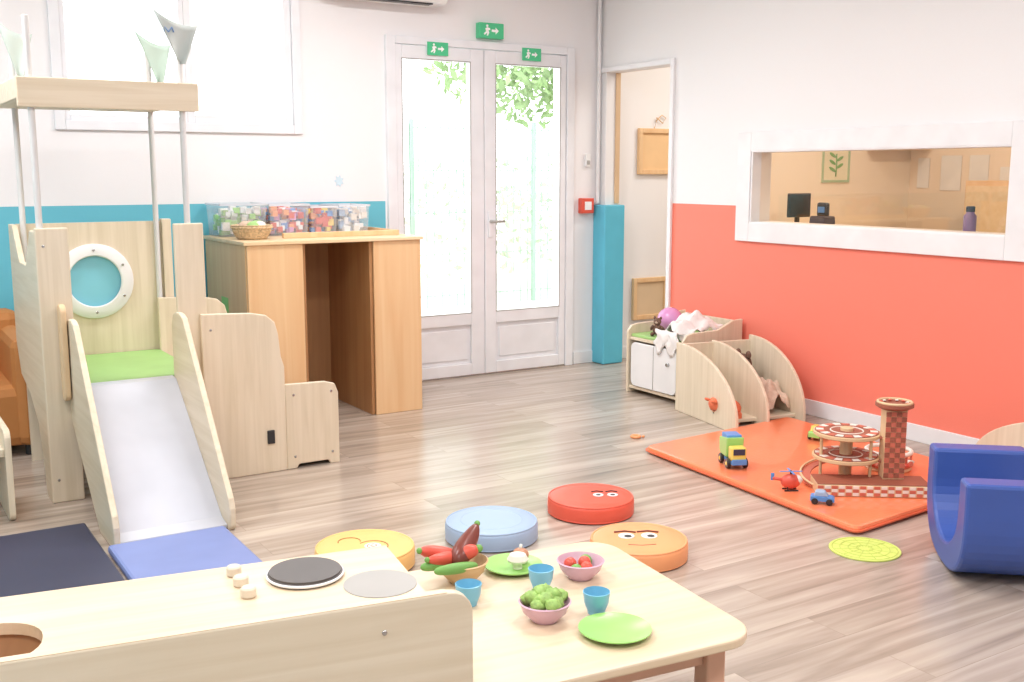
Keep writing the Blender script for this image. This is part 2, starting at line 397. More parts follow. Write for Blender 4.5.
g=group('notice_papers',(8.195,5.9,1.40))
for yy,zz,a,b in((.05,0,.2,.3),(.33,.0,.12,.26),(-.22,.03,.18,.24),(-.5,-.06,.16,.22)):
    box('sheet',-.004,0,yy-a/2,yy+a/2,zz-b/2,zz+b/2,M_white,g,0)
g=group('wood_cupboard',(7.9,5.35,0))
box('carcass',-.2,.29,-.35,.1,0,1.34,M_ply,g); box('door',-.22,-.2,-.33,.08,.05,1.3,M_plytop,g)
g=group('wall_shelf',(7.9,YB-.001,1.60))
box('board',-.3,.28,-.22,0,0,.025,M_ply,g)
for k in range(6): box('folder_%d'%k,-.26+.07*k,-.2+.07*k,-.2,-.02,.026,.2+.02*(k%2),[M_white,M_ochre,M_cream][k%3],g,.002)

# ------------------------------------------------------------ outside
box('ground_outside',-6,26,YB+.2,30,-.12,-.02,plain('pale_paving','#d9d6d0',.9),bevel=0)
def leaves(name,cs,n,mat,size=.09):
    v=[];f=[]
    for c,r in cs:
        for _ in range(n):
            while True:
                p=Vector([random.uniform(-1,1) for _ in range(3)])
                if p.length<1: break
            p=Vector(c)+p*r
            a=Vector([random.gauss(0,1) for _ in range(3)]).normalized(); b=a.cross(Vector([random.gauss(0,1) for _ in range(3)])).normalized()
            s=size*random.uniform(.6,1.3); k=len(v)
            v+=[p-a*s,p-b*s*.45,p+a*s,p+b*s*.45]; f.append((k,k+1,k+2,k+3))
    me=bpy.data.meshes.new(name); me.from_pydata([tuple(q) for q in v],[],f); me.materials.append(mat)
    o=bpy.data.objects.new(name,me); COL.objects.link(o); return o
M_leaf=plain('foliage','#93b079',.7,var=.25,scale=3)
tr=group('garden_tree')
o=leaves('foliage',[((7.2,12,3.15),1.0),((8.0,12.3,2.95),.95),((8.9,12.0,3.05),1.05),((9.5,12.0,3.9),1.1),((7.4,13,4.2),1.3),((6.3,12.6,4.4),1.0)],1100,M_leaf,.08); o.parent=tr
tube('trunk',[(10.6,12.4,-.05),(10.55,12.4,1.5),(10.2,12.4,3.2),(9.6,12.4,4.4)],.12,M_plydark,tr)
tube('branch',[(10.3,12.4,2.8),(9.3,12.2,3.7),(7.6,12.3,4.3)],.05,M_plydark,tr)
fn=group('garden_fence')
M_fence=plain('fence_green','#8dab98',.6)
L=[(5+i*1.5,5.04+i*1.5,10.0,10.05,-.03,1.95) for i in range(6)]
L+=[(5+i*.09,5.009+i*.09,10.02,10.03,-.02,1.9) for i in range(84)]
L+=[(5,12.5,10.015,10.03,.1+k*.44,.11+k*.44) for k in range(5)]
boxes('mesh_panels',L,M_fence,fn)
leaves('garden_hedge',[((6.2+i*.8,11.2,.9),.8) for i in range(8)],260,plain('hedge_leaf','#bccdb2',.8,var=.2),.07)

# ------------------------------------------------------------ play tower with slide
T=group('play_tower_with_slide')
boxes('post_boards',[(.66,.79,4.78,4.805,0,1.175),(1.225,1.355,4.78,4.805,0,1.18)],M_birch,T,bevel=.005)
prism('side_panel_left',[(4.805,0),(4.805,1.16),(4.93,1.16),(5.1,1.0),(5.3,1.0),(5.47,1.16),(5.6,1.16),(5.6,.60),(5.5,.45),(5.25,.40),(5.05,.30),(4.95,.1),(4.93,0)],'YZ',.66,.685,M_birchY,T,.004)
prism('side_panel_right',[(4.805,0),(4.805,.45),(5.6,.45),(5.6,0)],'YZ',1.33,1.355,M_birchY,T,.004)
box('back_post',1.365,1.41,5.55,5.60,0,1.17,M_birch,T)
box('platform',.685,1.33,4.79,5.575,.45,.495,M_birchX,T)
box('green_deck',.69,1.325,4.80,5.57,.495,.505,M_green,T)
bp=box('porthole_panel',.69,1.365,5.577,5.60,.0,1.16,M_birch,T,0)
c=cyl('cutter',(1.03,5.5,.87),.14,.2,None,None,'Y',48); cut(bp,c)
lathe('porthole_ring',[(.13,-.02),(.175,-.02),(.185,-.012),(.185,0),(.13,0),(.125,-.012),(.13,-.02)],M_white,T,(1.03,5.577,.87),48,'Y')
cyl('porthole_pane',(1.03,5.585,.87),.139,.006,M_teal,T,'Y',48)
for k in range(6):
    a=math.radians(60*k+30); cyl('bolt_%d'%k,(1.03+.155*math.cos(a),5.55,.87+.155*math.sin(a)),.006,.008,M_steel,T,'Y',10)
boxes('canopy',[(.63,1.36,4.775,4.80,1.665,1.785),(.63,.65,4.80,5.6,1.70,1.785),(1.34,1.36,4.80,5.6,1.70,1.785),(.63,1.36,5.6,5.62,1.70,1.785),(.65,1.34,4.80,5.6,1.70,1.715)],M_birchX,T,bevel=.004)
M_pole=plain('white_pole','#dcdcdc',.4)
for nm,x,y,z0,z1 in (('pole_front_left',.685,4.815,.5,2.03),('pole_front_right',1.295,4.815,.5,2.02),('pole_back_left',.72,5.56,.5,2.02),('pole_back_right',1.34,5.565,.5,2.02)):
    cyl(nm,(x,y,z0),.0135,z1-z0,M_pole,T,seg=16)
def flag(nm,x,y,z,w_,h_,mat,tilt):
    v=[];f=[];N=8
    for i in range(N+1):
        u=i/N
        for j in range(N+1):
            q=j/N; half=w_/2*(1-q*.88)
            v.append((x+(u-.5)*2*half+tilt*q*w_, y-.02-.012*math.sin(u*5+q*3), z-h_*q-.03*(u-.5)*2*(1-q)+.03*(abs(u-.5)*2)**2*(1-q)))
    for i in range(N):
        for j in range(N): k=i*(N+1)+j; f.append((k,k+1,k+N+2,k+N+1))
    o=mk(nm,v,f,mat,T,smooth=True); s=o.modifiers.new('s','SOLIDIFY'); s.thickness=.003
flag('flag_front',1.275,4.80,2.035,.20,.17,M_cloth_flag,.1)
tube('flag_logo',[(1.22,4.765,1.995),(1.225,4.765,2.015),(1.24,4.765,1.995),(1.255,4.765,2.015),(1.262,4.765,1.995)],.003,M_bluep,T)
flag('flag_back',1.36,5.55,2.03,.18,.2,plain('flag_cloth_green','#b5c9bd',.8),.15)
flag('flag_left',.735,5.55,2.04,.16,.21,plain('flag_cloth_grey','#bcc8c2',.8),.1)
sp=[(4.80,.36),(4.80,.74),(4.77,.785),(4.72,.80),(4.67,.80),(4.62,.785),(4.59,.75),(4.06,.13),(4.045,.09),(4.045,.02),(4.06,0),(4.30,0)]
sp=[(y-.02,z) for y,z in sp]
prism('slide_side_left',sp,'YZ',.755,.78,M_birchY,T,.005)
prism('slide_side_right',sp,'YZ',1.195,1.22,M_birchY,T,.005)
prism('slide_bed',[(4.80,.505),(4.74,.50),(4.13,.035),(4.06,.02),(4.06,.005),(4.15,.005),(4.74,.46),(4.80,.47)],'YZ',.78,1.195,M_slide,T,.003)
prism('grip_board',rrect(4.70,4.775,.45,.86,.036),'YZ',.725,.75,M_edge,T,.006)
so=[(1.32,0),(1.32,.775),(1.55,.765),(1.62,.75),(1.66,.715),(1.675,.66),(1.685,.55),(1.70,.50),(1.70,0)]
sl=[(1.70,.02),(1.70,.415),(1.90,.41),(1.95,.395),(1.968,.35),(1.968,0),(1.92,0),(1.91,.02),(1.76,.02),(1.75,0),(1.70,0)]
prism('stair_side_front',so,'XZ',4.755,4.778,M_birch,T,.005)
prism('stair_side_front_low',sl,'XZ',4.757,4.778,M_birch,T,.005)
prism('stair_side_rear',so,'XZ',5.52,5.545,M_birch,T,.005)
prism('stair_side_rear_low',sl,'XZ',5.52,5.543,M_birch,T,.005)
box('tread_high',1.37,1.69,4.78,5.52,.30,.33,M_birchX,T); box('tread_low',1.70,1.95,4.78,5.52,.15,.18,M_birchX,T)
box('riser_high',1.68,1.70,4.78,5.52,0,.30,M_birch,T); box('riser_low',1.93,1.95,4.78,5.52,.0,.15,M_birch,T)
box('latch',1.605,1.64,4.745,4.756,.14,.205,M_black,T,.004)
for x,z in((1.74,.06),(1.93,.06),(1.74,.36),(1.93,.36),(1.36,.06),(1.36,.70),(.69,.1),(.69,1.1)): cyl('screw',(x,4.752 if x>1.3 else 4.776,z),.006,.005,M_steel,T,'Y',10)

g=group('blue_slide_mat',(0,0,0)); box('pad',.73,1.17,3.28,4.02,0.001,.035,M_bluemat,g,.012)
g=group('navy_floor_mat',(0,0,0)); box('pad',-.45,.715,3.20,4.36,0.001,.03,M_navy,g,.01); box('seam',.13,.136,3.21,4.35,.029,.0315,M_black,g,0)
g=group('wooden_bench',(.03,0,0))
prism('side',rrect(4.60,4.95,0.0,.38,.04),'YZ',.44,.465,M_birch,g); prism('side_2',rrect(4.60,4.95,0.0,.38,.04),'YZ',-.1,-.08,M_birch,g)
box('seat',-.08,.44,4.62,4.93,.27,.30,M_birchX,g)
g=group('rust_armchair',(.38,5.98,0))
box('seat',-.40,.37,-.3,.25,.05,.36,M_darkorange,g,.05); box('backrest',-.40,.37,.2,.37,.05,.68,M_darkorange,g,.05)
box('arm_left',-.44,-.3,-.32,.3,.05,.56,M_darkorange,g,.05); box('arm_right',.26,.385,-.32,.3,.05,.60,M_darkorange,g,.05)
for x in(-.36,.32):
    for y in(-.25,.3): cyl('foot',(x,y,0),.02,.06,M_black,g)

# ------------------------------------------------------------ plywood cabinet
C=group('plywood_cabinet',(.025,0,0))
cx0,cx1,cy0,cy1,cz=1.785,2.83,5.62,6.355,1.015
box('side_left',cx0,cx0+.02,cy0,cy1,0,cz,M_ply,C); box('side_right',cx1-.02,cx1,cy0,cy1,0,cz,M_ply,C)
box('front_left',cx0+.005,2.105,cy0-.018,cy0,.0,cz,M_ply,C); box('front_right',2.53,cx1,cy0-.018,cy0,0,cz,M_ply,C)
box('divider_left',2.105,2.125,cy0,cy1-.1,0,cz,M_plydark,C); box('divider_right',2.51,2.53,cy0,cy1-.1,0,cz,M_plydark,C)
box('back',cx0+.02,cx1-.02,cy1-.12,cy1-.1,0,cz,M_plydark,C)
box('top',cx0-.015,cx1+.015,cy0-.03,cy1,cz,cz+.02,M_plytop,C)
box('top_rail',2.07,cx1-.04,5.80,5.83,cz+.02,cz+.05,M_ply,C)
box('top_rail_side',cx1-.06,cx1-.04,5.83,6.33,cz+.02,cz+.05,M_ply,C)
box('green_label',cx0-.002,cx0,5.95,6.07,.60,.70,M_lime,C,0)
zt=cz+.021
def storage(x0,x1,y0,y1,z0,h,cols,seed):
    g=group('storage_box',((x0+x1)/2,(y0+y1)/2,z0)); a=(x1-x0)/2; b=(y1-y0)/2
    k=.93
    v=[]
    f=[]
    for s,z in((k,0.001),(1,h)):
        v+=[(-a*s,-b*s,z),(a*s,-b*s,z),(a*s,b*s,z),(-a*s,b*s,z)]
    for i in range(4): j=(i+1)%4; f.append((i,j,4+j,4+i))
    f.append((0,1,2,3))
    mk('tub',v,f,M_clear,g)
    boxes('rim',[(-a-.006,a+.006,-b-.006,-b+.004,h-.012,h),(-a-.006,a+.006,b-.004,b+.006,h-.012,h),(-a-.006,-a+.004,-b,b,h-.012,h),(a-.004,a+.006,-b,b,h-.012,h)],M_clearrim,g)
    rnd=random.Random(seed)
    for ci,mm in enumerate(cols):
        L=[]
        for _ in range(int(150/len(cols))):
            x=rnd.uniform(-a*.8,a*.8); y=rnd.uniform(-b*.8,b*.8); s=rnd.uniform(.012,.02); z=rnd.uniform(.006,h*.72)
            L.append((x-s,x+s,y-s,y+s,z,z+2*s))
        boxes('bricks_%d'%ci,L,mm,g,bevel=.002)
storage(1.82,2.09,6.06,6.34,zt,.19,[M_lime,M_white,M_cream,M_green,M_white],1)
storage(2.105,2.345,6.05,6.34,zt,.185,[M_redp,M_bluep,M_orangec,M_white,M_magenta],2)
storage(2.36,2.525,6.05,6.34,zt,.17,[M_redp,M_bluep,M_yel,M_orangec],3)
storage(2.54,2.735,6.05,6.34,zt,.175,[M_white,M_sky,M_cream],4)
g=group('wicker_basket',(1.925,5.84,zt))
lathe('bowl',[(0,0),(.075,0),(.10,.03),(.112,.07),(.116,.078),(.108,.08),(.10,.07),(.09,.03),(.07,.012),(0,.012)],M_wick,g)
for k in range(4): tube('weave_%d'%k,circ(0,0,.012+.018*k,.083+.01*k),.005,M_wick,g,True)
for k,(x,y,m_) in enumerate([(-.04,0,M_beigeplush),(.03,.03,M_lime),(.04,-.03,M_cream),(-.01,-.05,M_green),(0,.05,M_beigeplush)]): ball('toy_%d'%k,(x,y,.065),.036,m_,g,16)

# ------------------------------------------------------------ toy storage unit (right)
U=group('toy_storage_unit')
ux0,ux1,uy0,uy1=4.22,4.69,4.82,5.37
box('base',ux0,ux1,uy0+.02,uy1-.02,.03,.05,M_birchX,U)
def tall(y):
    return [(ux0-.01,0),(ux0-.01,.40),(ux0+.02,.435),(ux0+.07,.445),(ux1-.2,.45),(ux1-.08,.50),(ux1,.505),(ux1,0)]
prism('side_near',tall(0),'XZ',uy0,uy0+.02,M_birch,U,.004); prism('side_far',tall(0),'XZ',uy1-.02,uy1,M_birch,U,.004)
box('top',ux0,ux1,uy0+.02,uy1-.02,.345,.365,M_birchX,U); box('green_pad',ux0+.01,ux1-.02,uy0+.025,uy1-.025,.365,.385,M_green,U,.006)
box('back',ux1-.02,ux1,uy0+.02,uy1-.02,.05,.49,M_birch,U)
prism('door',rrect(uy0+.06,uy1-.05,.055,.335,.04),'YZ',ux0-.012,ux0+.006,M_white,U,.004)
tube('door_gap',[(ux0-.013,(uy0+uy1)/2,.06),(ux0-.013,(uy0+uy1)/2,.33)],.002,M_grey,U)
cyl('knob',(ux0-.03,4.95,.24),.012,.018,M_steel,U,'X',16)
def fin(x,yb,L_,h,nm,par,sgn=-1,z0=0):
    pts=[(yb,z0),(yb,h)]
    for i in range(1,15):
        a=math.radians(90*i/14); pts.append((yb+sgn*(.04+(L_-.04)*math.sin(a)), z0+.05+(h-z0-.05)*math.cos(a)))
    pts.append((yb+sgn*L_,z0))
    prism(nm,pts,'YZ',x,x+.02,M_birch,par,.004)
B=group('fin_section',(4.13,4.79,0),-11); B.parent=U
fin(0,0,.66,.41,'fin_1',B); fin(.24,0,.60,.41,'fin_2',B); fin(.50,0,.57,.43,'fin_3',B)
box('fin_back',.02,.50,-.02,0,0,.40,M_birch,B); box('fin_floor',.02,.50,-.5,-.02,.02,.04,M_birchX,B)
g=group('toy_ball',(4.45,5.23,.386)); ball('ball',(0,0,.082),.082,M_magenta,g,32); cyl('valve',(0,-.004,.16),.008,.005,M_white,g)
def plush(name,loc,mat,mat2,s,rz,lie=False):
    g=group(name,loc,rz); k=s
    if lie: g.rotation_euler=(math.radians(70),0,math.radians(rz))
    ball('body',(0,0,.075*k),(.06*k,.052*k,.075*k),mat,g,20,lump=.03)
    ball('head',(0,-.01*k,.18*k),(.05*k,.047*k,.048*k),mat,g,20,lump=.02,seed=2)
    for sx in(-1,1):
        ball('ear',(sx*.04*k,0,.225*k),(.018*k,.01*k,.02*k),mat,g,12)
        ball('arm',(sx*.068*k,-.02*k,.10*k),(.02*k,.022*k,.05*k),mat,g,12,rot=(30,sx*-35,0))
        ball('leg',(sx*.045*k,-.06*k,.025*k),(.025*k,.055*k,.025*k),mat,g,12)
        ball('eye',(sx*.018*k,-.052*k,.19*k),.005*k,M_black,g,8)
    ball('muzzle',(0,-.05*k,.172*k),(.02*k,.016*k,.015*k),mat2,g,12); ball('nose',(0,-.066*k,.176*k),.006*k,M_black,g,8)
    return g
plush('plush_toy',(4.30,5.17,.386),M_brownplush,M_beigeplush,.5,-60)
plush('plush_toy',(4.49,4.60,.042),M_brownplush,M_brownplush,1.3,-100)
g=plush('plush_toy',(4.215,4.335,.075),M_orangeplush,M_orangec,.9,-100,True)
def drape(name,loc,w_,l_,h_,mat,seed,rz=0):
    rnd=random.Random(seed); N=30; v=[];f=[]
    ph=[rnd.uniform(0,6) for _ in range(8)]
    for i in range(N+1):
        for j in range(N+1):
            x=(i/N-.5)*2; y=(j/N-.5)*2; r=math.sqrt(x*x+y*y)
            z=h_*max(0,1-r*r*.55)+.016*math.sin(7*x+ph[0]+2*y)+.014*math.sin(9*y+ph[1]-3*x)+.007*math.sin(17*x+11*y+ph[2])
            v.append((x*w_/2*(1+.08*math.sin(5*y+ph[3])),y*l_/2*(1+.08*math.sin(6*x+ph[4])),max(z,.004)))
    for i in range(N):
        for j in range(N): k=i*(N+1)+j; f.append((k,k+1,k+N+2,k+N+1))
    g=group(name,loc,rz); o=mk('fabric',v,f,mat,g,smooth=True); s=o.modifiers.new('s','SOLIDIFY'); s.thickness=.004
    return g
drape('crumpled_cloth',(4.47,4.37,.042),.18,.22,.17,M_beigeplush,5,-11)
g=drape('draped_blanket',(4.43,4.985,.388),.36,.25,.14,M_clothw,3)
v=[];f=[]
for i in range(13):
    for j in range(9):
        yy=4.87+.2*i/12; q=j/8
        v.append((ux0+.04-.062*min(1,q*3)+.006*math.sin(i*1.3)-4.43,yy+.02*math.sin(j)-4.985,.455-.02*(q<.2)-.15*max(0,q-.2)*(1.1+.3*math.sin(i*.9))-.388))
for i in range(12):
    for j in range(8): k=i*9+j; f.append((k,k+1,k+10,k+9))
o=mk('hanging_part',v,f,M_clothw,g,smooth=True); s=o.modifiers.new('s','SOLIDIFY'); s.thickness=.004
# ------------------------------------------------------------ mat + garage
g=group('orange_play_mat')
def roundpoly(p,r,n=5):
    out=[];N=len(p)
    for i in range(N):
        a=Vector(p[i-1]);b=Vector(p[i]);c_=Vector(p[(i+1)%N])
        s=b+(a-b).normalized()*r; e=b+(c_-b).normalized()*r
        for k in range(n+1):
            t_=k/n; q=s*(1-t_)**2+b*2*t_*(1-t_)+e*t_**2; out.append((q.x,q.y))
    return out
prism('pad',roundpoly([(3.25,2.68),(4.37,2.78),(4.46,4.20),(3.35,4.11)],.05),'XY',.001,.036,M_orange,g,.012)
prism('piping',roundpoly([(3.242,2.672),(4.378,2.772),(4.468,4.208),(3.342,4.118)],.05),'XY',.012,.02,M_orangeedge,g,.002)
mz=.0365
G=group('toy_parking_garage',(0,0,mz))
def slab(name,p0,p1,wd,z0,z1,mat,par):
    a=Vector(p0+(0,));b=Vector(p1+(0,)); d_=(b-a).normalized(); n_=Vector((-d_.y,d_.x,0))*wd/2
    q=[a-n_,b-n_,b+n_,a+n_]; return prism(name,[(t_.x,t_.y) for t_ in q],'XY',z0,z1,mat,par,.003)
slab('base',(3.48,3.11),(3.86,2.83),.16,0,.05,M_natural,G)
slab('base_top',(3.48,3.11),(3.86,2.83),.15,.05,.055,M_track,G)
dd=(Vector((3.86,2.83,0))-Vector((3.48,3.11,0))).normalized(); nn=Vector((-dd.y,dd.x,0))
for k in range(16):
    for r_ in range(3):
        p=Vector((3.48,3.11,0))+dd*(.0295*k+.012)-nn*.081
        a=p-dd*.0125; b=p+dd*.0125
        slab('checker_%d'%k,(a.x,a.y),(b.x,b.y),.003,.004+.015*r_,.018+.015*r_,M_cream if (k+r_)%2 else M_trackred,G)
px,py=3.78,2.95
def rotbox(name,cx,cy,a,b,z0,z1,ang,mat,par,bev=.002):
    c_,s_=math.cos(math.radians(ang)),math.sin(math.radians(ang))
    pts=[(cx+x*c_-y*s_,cy+x*s_+y*c_) for x,y in((-a,-b),(a,-b),(a,b),(-a,b))]
    return prism(name,pts,'XY',z0,z1,mat,par,bev)
an=-36
rotbox('column',px,py,.045,.04,.055,.36,an,M_natural,G)
c_,q_=math.cos(math.radians(an)),math.sin(math.radians(an))
for k in range(13):
    for s_ in(-1.5,-.5,.5,1.5):
        x=s_*.022; y=-.041
        rotbox('brick_%d'%k,px+x*c_-y*q_,py+x*q_+y*c_,.0105,.0015,.062+.0225*k,.0825+.0225*k,an,M_trackred if (k+int(s_+2))%2 else M_track,G,.0005)
lathe('column_cap',[(0,.36),(.06,.36),(.08,.372),(.08,.385),(.06,.388),(.05,.38),(0,.38)],M_track,G,(px,py,0),32)
tube('cap_ring',circ(px,py,.389,.07),.006,M_natural,G,True)
for k in range(12):
    a=math.radians(30*k); ball('cap_mark_%d'%k,(px+.055*math.cos(a),py+.055*math.sin(a),.387),(.009,.009,.003),M_cream if k%2 else M_redp,G,8)
dxc,dyc=3.685,3.12
for nm,z in(('deck_lower',.115),('deck_upper',.22)):
    lathe(nm,[(.03,z),(.138,z),(.144,z+.004),(.144,z+.016),(.138,z+.018),(.03,z+.018)],M_natural,G,(dxc,dyc,0),48)
    lathe(nm+'_surface',[(.03,z+.018),(.136,z+.018),(.136,z+.0205),(.03,z+.0205)],M_track,G,(dxc,dyc,0),48)
    tube(nm+'_lane',circ(dxc,dyc,z+.0205,.07,48),.003,M_cream,G,True)
    for k in range(20):
        a0=math.radians(18*k+1); a1=math.radians(18*k+16)
        q=[(dxc+r*math.cos(a),dyc+r*math.sin(a)) for r,a in((.1,a0),(.132,a0),(.132,a1),(.1,a1))]
        prism(nm+'_bay_%d'%k,q,'XY',z+.0205,z+.0225,M_cream if k%2 else M_trackred,G,0)
cyl('deck_core',(dxc,dyc,0),.028,.255,M_natural,G)
for a in(40,160,280):
    a=math.radians(a); cyl('deck_post',(dxc+.12*math.cos(a),dyc+.12*math.sin(a),0),.007,.22,M_natural,G,seg=10)
slab('bridge_upper',(dxc+.06,dyc-.1),(px,py),.05,.224,.234,M_track,G); slab('bridge_lower',(dxc+.06,dyc-.1),(px,py),.05,.119,.129,M_track,G)
v=[];f=[];N=30
for i in range(N+1):
    a=math.radians(-60+250*i/N); z=.12-.115*i/N
    for r in(.148,.19): v.append((dxc+r*math.cos(a),dyc+r*math.sin(a),z))
for i in range(N): f.append((2*i,2*i+1,2*i+3,2*i+2))
o=mk('ramp',v,f,M_trackred,G); s=o.modifiers.new('s','SOLIDIFY'); s.thickness=.006
tube('ramp_rail',[(dxc+.19*math.cos(math.radians(-60+250*i/N)),dyc+.19*math.sin(math.radians(-60+250*i/N)),.125-.11*i/N) for i in range(N+1)],.005,M_natural,G)
lathe('turntable',[(.04,0),(.1,0),(.105,.008),(.1,.02),(.04,.02)],M_natural,G,(4.05,3.18,0),40)
tube('turntable_rim',circ(4.05,3.18,.03,.1,40),.012,M_trackred,G,True)
tube('turntable_rim_upper',circ(4.05,3.18,.085,.1,40),.010,M_cream,G,True)
for k in range(8):
    a=math.radians(45*k); ball('turntable_mark_%d'%k,(4.05+.1*math.cos(a),3.18+.1*math.sin(a),.036),(.018,.018,.009),M_cream if k%2 else M_redp,G,10)
    cyl('turntable_post_%d'%k,(4.05+.1*math.cos(a),3.18+.1*math.sin(a),.03),.006,.055,M_trackred,G,seg=8)
def car(name,loc,rz,body,cab,s=1):
    g=group(name,loc,rz)
    prism('body',[(-.045*s,.012*s),(-.045*s,.03*s),(-.04*s,.034*s),(.04*s,.032*s),(.048*s,.026*s),(.048*s,.012*s)],'XZ',-.022*s,.022*s,body,g,.003)
    prism('cabin',[(-.032*s,.033*s),(-.024*s,.052*s),(.01*s,.052*s),(.024*s,.033*s)],'XZ',-.019*s,.019*s,cab,g,.003)
    for x in(-.027,.029):
        for y in(-.026,.018): cyl('wheel',(x*s,y*s,.013*s),.013*s,.008*s,M_black,g,'Y',16)
    return g
car('toy_car',(3.37,2.965,mz),-50,M_bluep,M_sky,1.05)
car('toy_car',(4.20,3.74,mz),20,M_lime,M_yel,1.4)
g=group('toy_helicopter',(3.40,3.17,mz),-30)
ball('body',(0,0,.04),(.045,.03,.033),M_redp,g,20); ball('cockpit',(.028,0,.046),(.024,.022,.022),M_cream,g,16); tube('tail',[(-.02,0,.045),(-.08,0,.055)],.007,M_redp,g); box('tail_fin',-.088,-.072,-.002,.002,.045,.078,M_bluep,g)
cyl('mast',(0,0,.068),.004,.02,M_black,g); box('rotor',-.05,.05,-.005,.005,.083,.086,M_bluep,g); box('rotor_2',-.005,.005,-.05,.05,.083,.086,M_bluep,g)
boxes('skids',[(-.03,.03,-.02,-.015,0,.005),(-.03,.03,.015,.02,0,.005),(-.02,-.016,-.02,-.015,.004,.02),(.016,.02,.015,.02,.004,.02)],M_black,g)
g=group('toy_dump_truck',(3.47,3.60,mz),-115)
box('chassis',-.08,.08,-.035,.035,.022,.04,M_bluep,g,.004); box('cab',.03,.085,-.036,.036,.04,.105,M_yel,g,.008); box('windscreen',.084,.088,-.028,.028,.07,.098,M_navy,g,.001)
prism('tipper',[(-.085,.06),(-.09,.12),(.03,.14),(.02,.045),(-.07,.045)],'XZ',-.042,.042,M_lime,g,.005)
box('load',-.07,.015,-.036,.036,.11,.148,M_bluep,g,.005)
box('bumper',.085,.095,-.035,.035,.024,.05,M_bluep,g,.002)
for x in(-.05,.05):
    for y in(-.05,.032): cyl('wheel',(x,y,.024),.024,.018,M_black,g,'Y',20); cyl('hub',(x,y-.002 if y<0 else y+.004,.024),.01,.018,M_yel,g,'Y',12)

g=group('floor_spot_marker',(3.155,2.56,0)); cyl('disc',(0,0,.0005),.130,.006,M_limeflat,g,seg=56)
M_limed=plain('lime_rubber_dark','#bccc5e',.5)
for r in(.03,.06,.09,.118): tube('ridge',circ(0,0,.0065,r,40),.0018,M_limed,g,True)
for k in range(12):
    a=math.radians(30*k); tube('spoke',[(.02*math.cos(a),.02*math.sin(a),.0065),(.118*math.cos(a),.118*math.sin(a),.0065)],.0013,M_limed,g)
g=group('toy_ring',(3.5,4.37,0)); tube('ring',circ(0,0,.008,.022,20),.008,M_orangec,g,True); ball('bead',(.035,-.02,.008),.008,M_orangec,g,10)

# ------------------------------------------------------------ floor cushions
def cushion(name,x,y,mat,rz):
    g=group(name,(x,y,0),rz); R=.18;h=.072
    pr=[(0,.001),(R-.012,.001),(R-.003,.006),(R,.014),(R,h-.014),(R-.003,h-.006),(R-.012,h),(R*.6,h+.003),(0,h+.004)]
    lathe('pad',pr,mat,g,seg=64)
    tube('piping_top',circ(0,0,h-.003,R-.006,60),.004,mat,g,True); tube('piping_bottom',circ(0,0,.008,R-.004,60),.004,mat,g,True)
    return g,h+.006
g,z=cushion('round_floor_cushion',2.55,3.475,M_red,-30)
for sx in(.03,.09):
    cyl('eye_white',(sx,-.01,z-.003),.022,.003,M_white,g,seg=24); cyl('pupil',(sx,-.014,z-.001),.010,.002,M_black,g,seg=16)
    tube('brow',[(sx-.025,.03,z),(sx,.042,z),(sx+.025,.03,z)],.002,M_black,g)
g,z=cushion('round_floor_cushion',2.39,2.955,M_orangec,-30)
for sx in(-.045,.04):
    cyl('eye_white',(sx,.01,z-.003),.03,.003,M_white,g,seg=24); cyl('pupil',(sx+.005,.002,z-.001),.014,.002,M_black,g,seg=16); tube('brow',[(sx-.04,.05,z),(sx,.06,z),(sx+.04,.045,z)],.003,M_aub,g)
tube('mouth',[(-.05,-.08,z-.003),(0,-.09,z-.003),(.05,-.08,z-.003)],.002,M_track,g)
g,z=cushion('round_floor_cushion',2.035,3.42,M_sky,-30)
tube('seam_ring',circ(0,0,z-.005,.12,48),.0025,M_sky,g,True)
g,z=cushion('round_floor_cushion',1.50,3.415,M_yellow,-30)
M_yd=plain('brown_stitch','#a87a42',.5)
cyl('eye_white',(.03,-.02,z-.003),.03,.003,M_white,g,seg=24); tube('spiral',[(.03+.026*k/20*math.cos(k*.6),-.02+.026*k/20*math.sin(k*.6),z) for k in range(21)],.0015,M_yd,g)
tube('curve',circ(.03,-.02,z-.002,.055,24,-40,150,True),.002,M_yd,g); tube('curve_2',circ(-.06,.03,z-.002,.04,24,0,200,True),.002,M_yd,g)

# ------------------------------------------------------------ blue foam rocker
g=group('blue_foam_rocker',(3.42,2.22,0),-41.3)
W=.29;H=.375
ring=[(-W,H)]
for i in range(25):
    a=math.radians(180+180*i/24); ring.append((W*abs(math.cos(a))**.75*(1 if math.cos(a)>0 else -1), .25-.249*abs(math.sin(a))**.8))
ring+=[(W,H),(W-.10,H)]
for i in range(19):
    a=math.radians(180*i/18); ring.append(((W-.10)*math.cos(a),.26-.17*math.sin(a)))
ring.append((-W+.10,H))
prism('foam_body',ring,'YZ',-.17,.17,M_blue,g,.012)

g=group('low_bookshelf')
fin(4.50,2.5,.56,.31,'fin_near',g,1); fin(4.67,2.5,.56,.31,'fin_wall',g,1)
box('back',4.52,4.67,2.5,2.52,0,.30,M_birch,g); box('shelf',4.52,4.67,2.52,3.0,.02,.04,M_birchX,g)

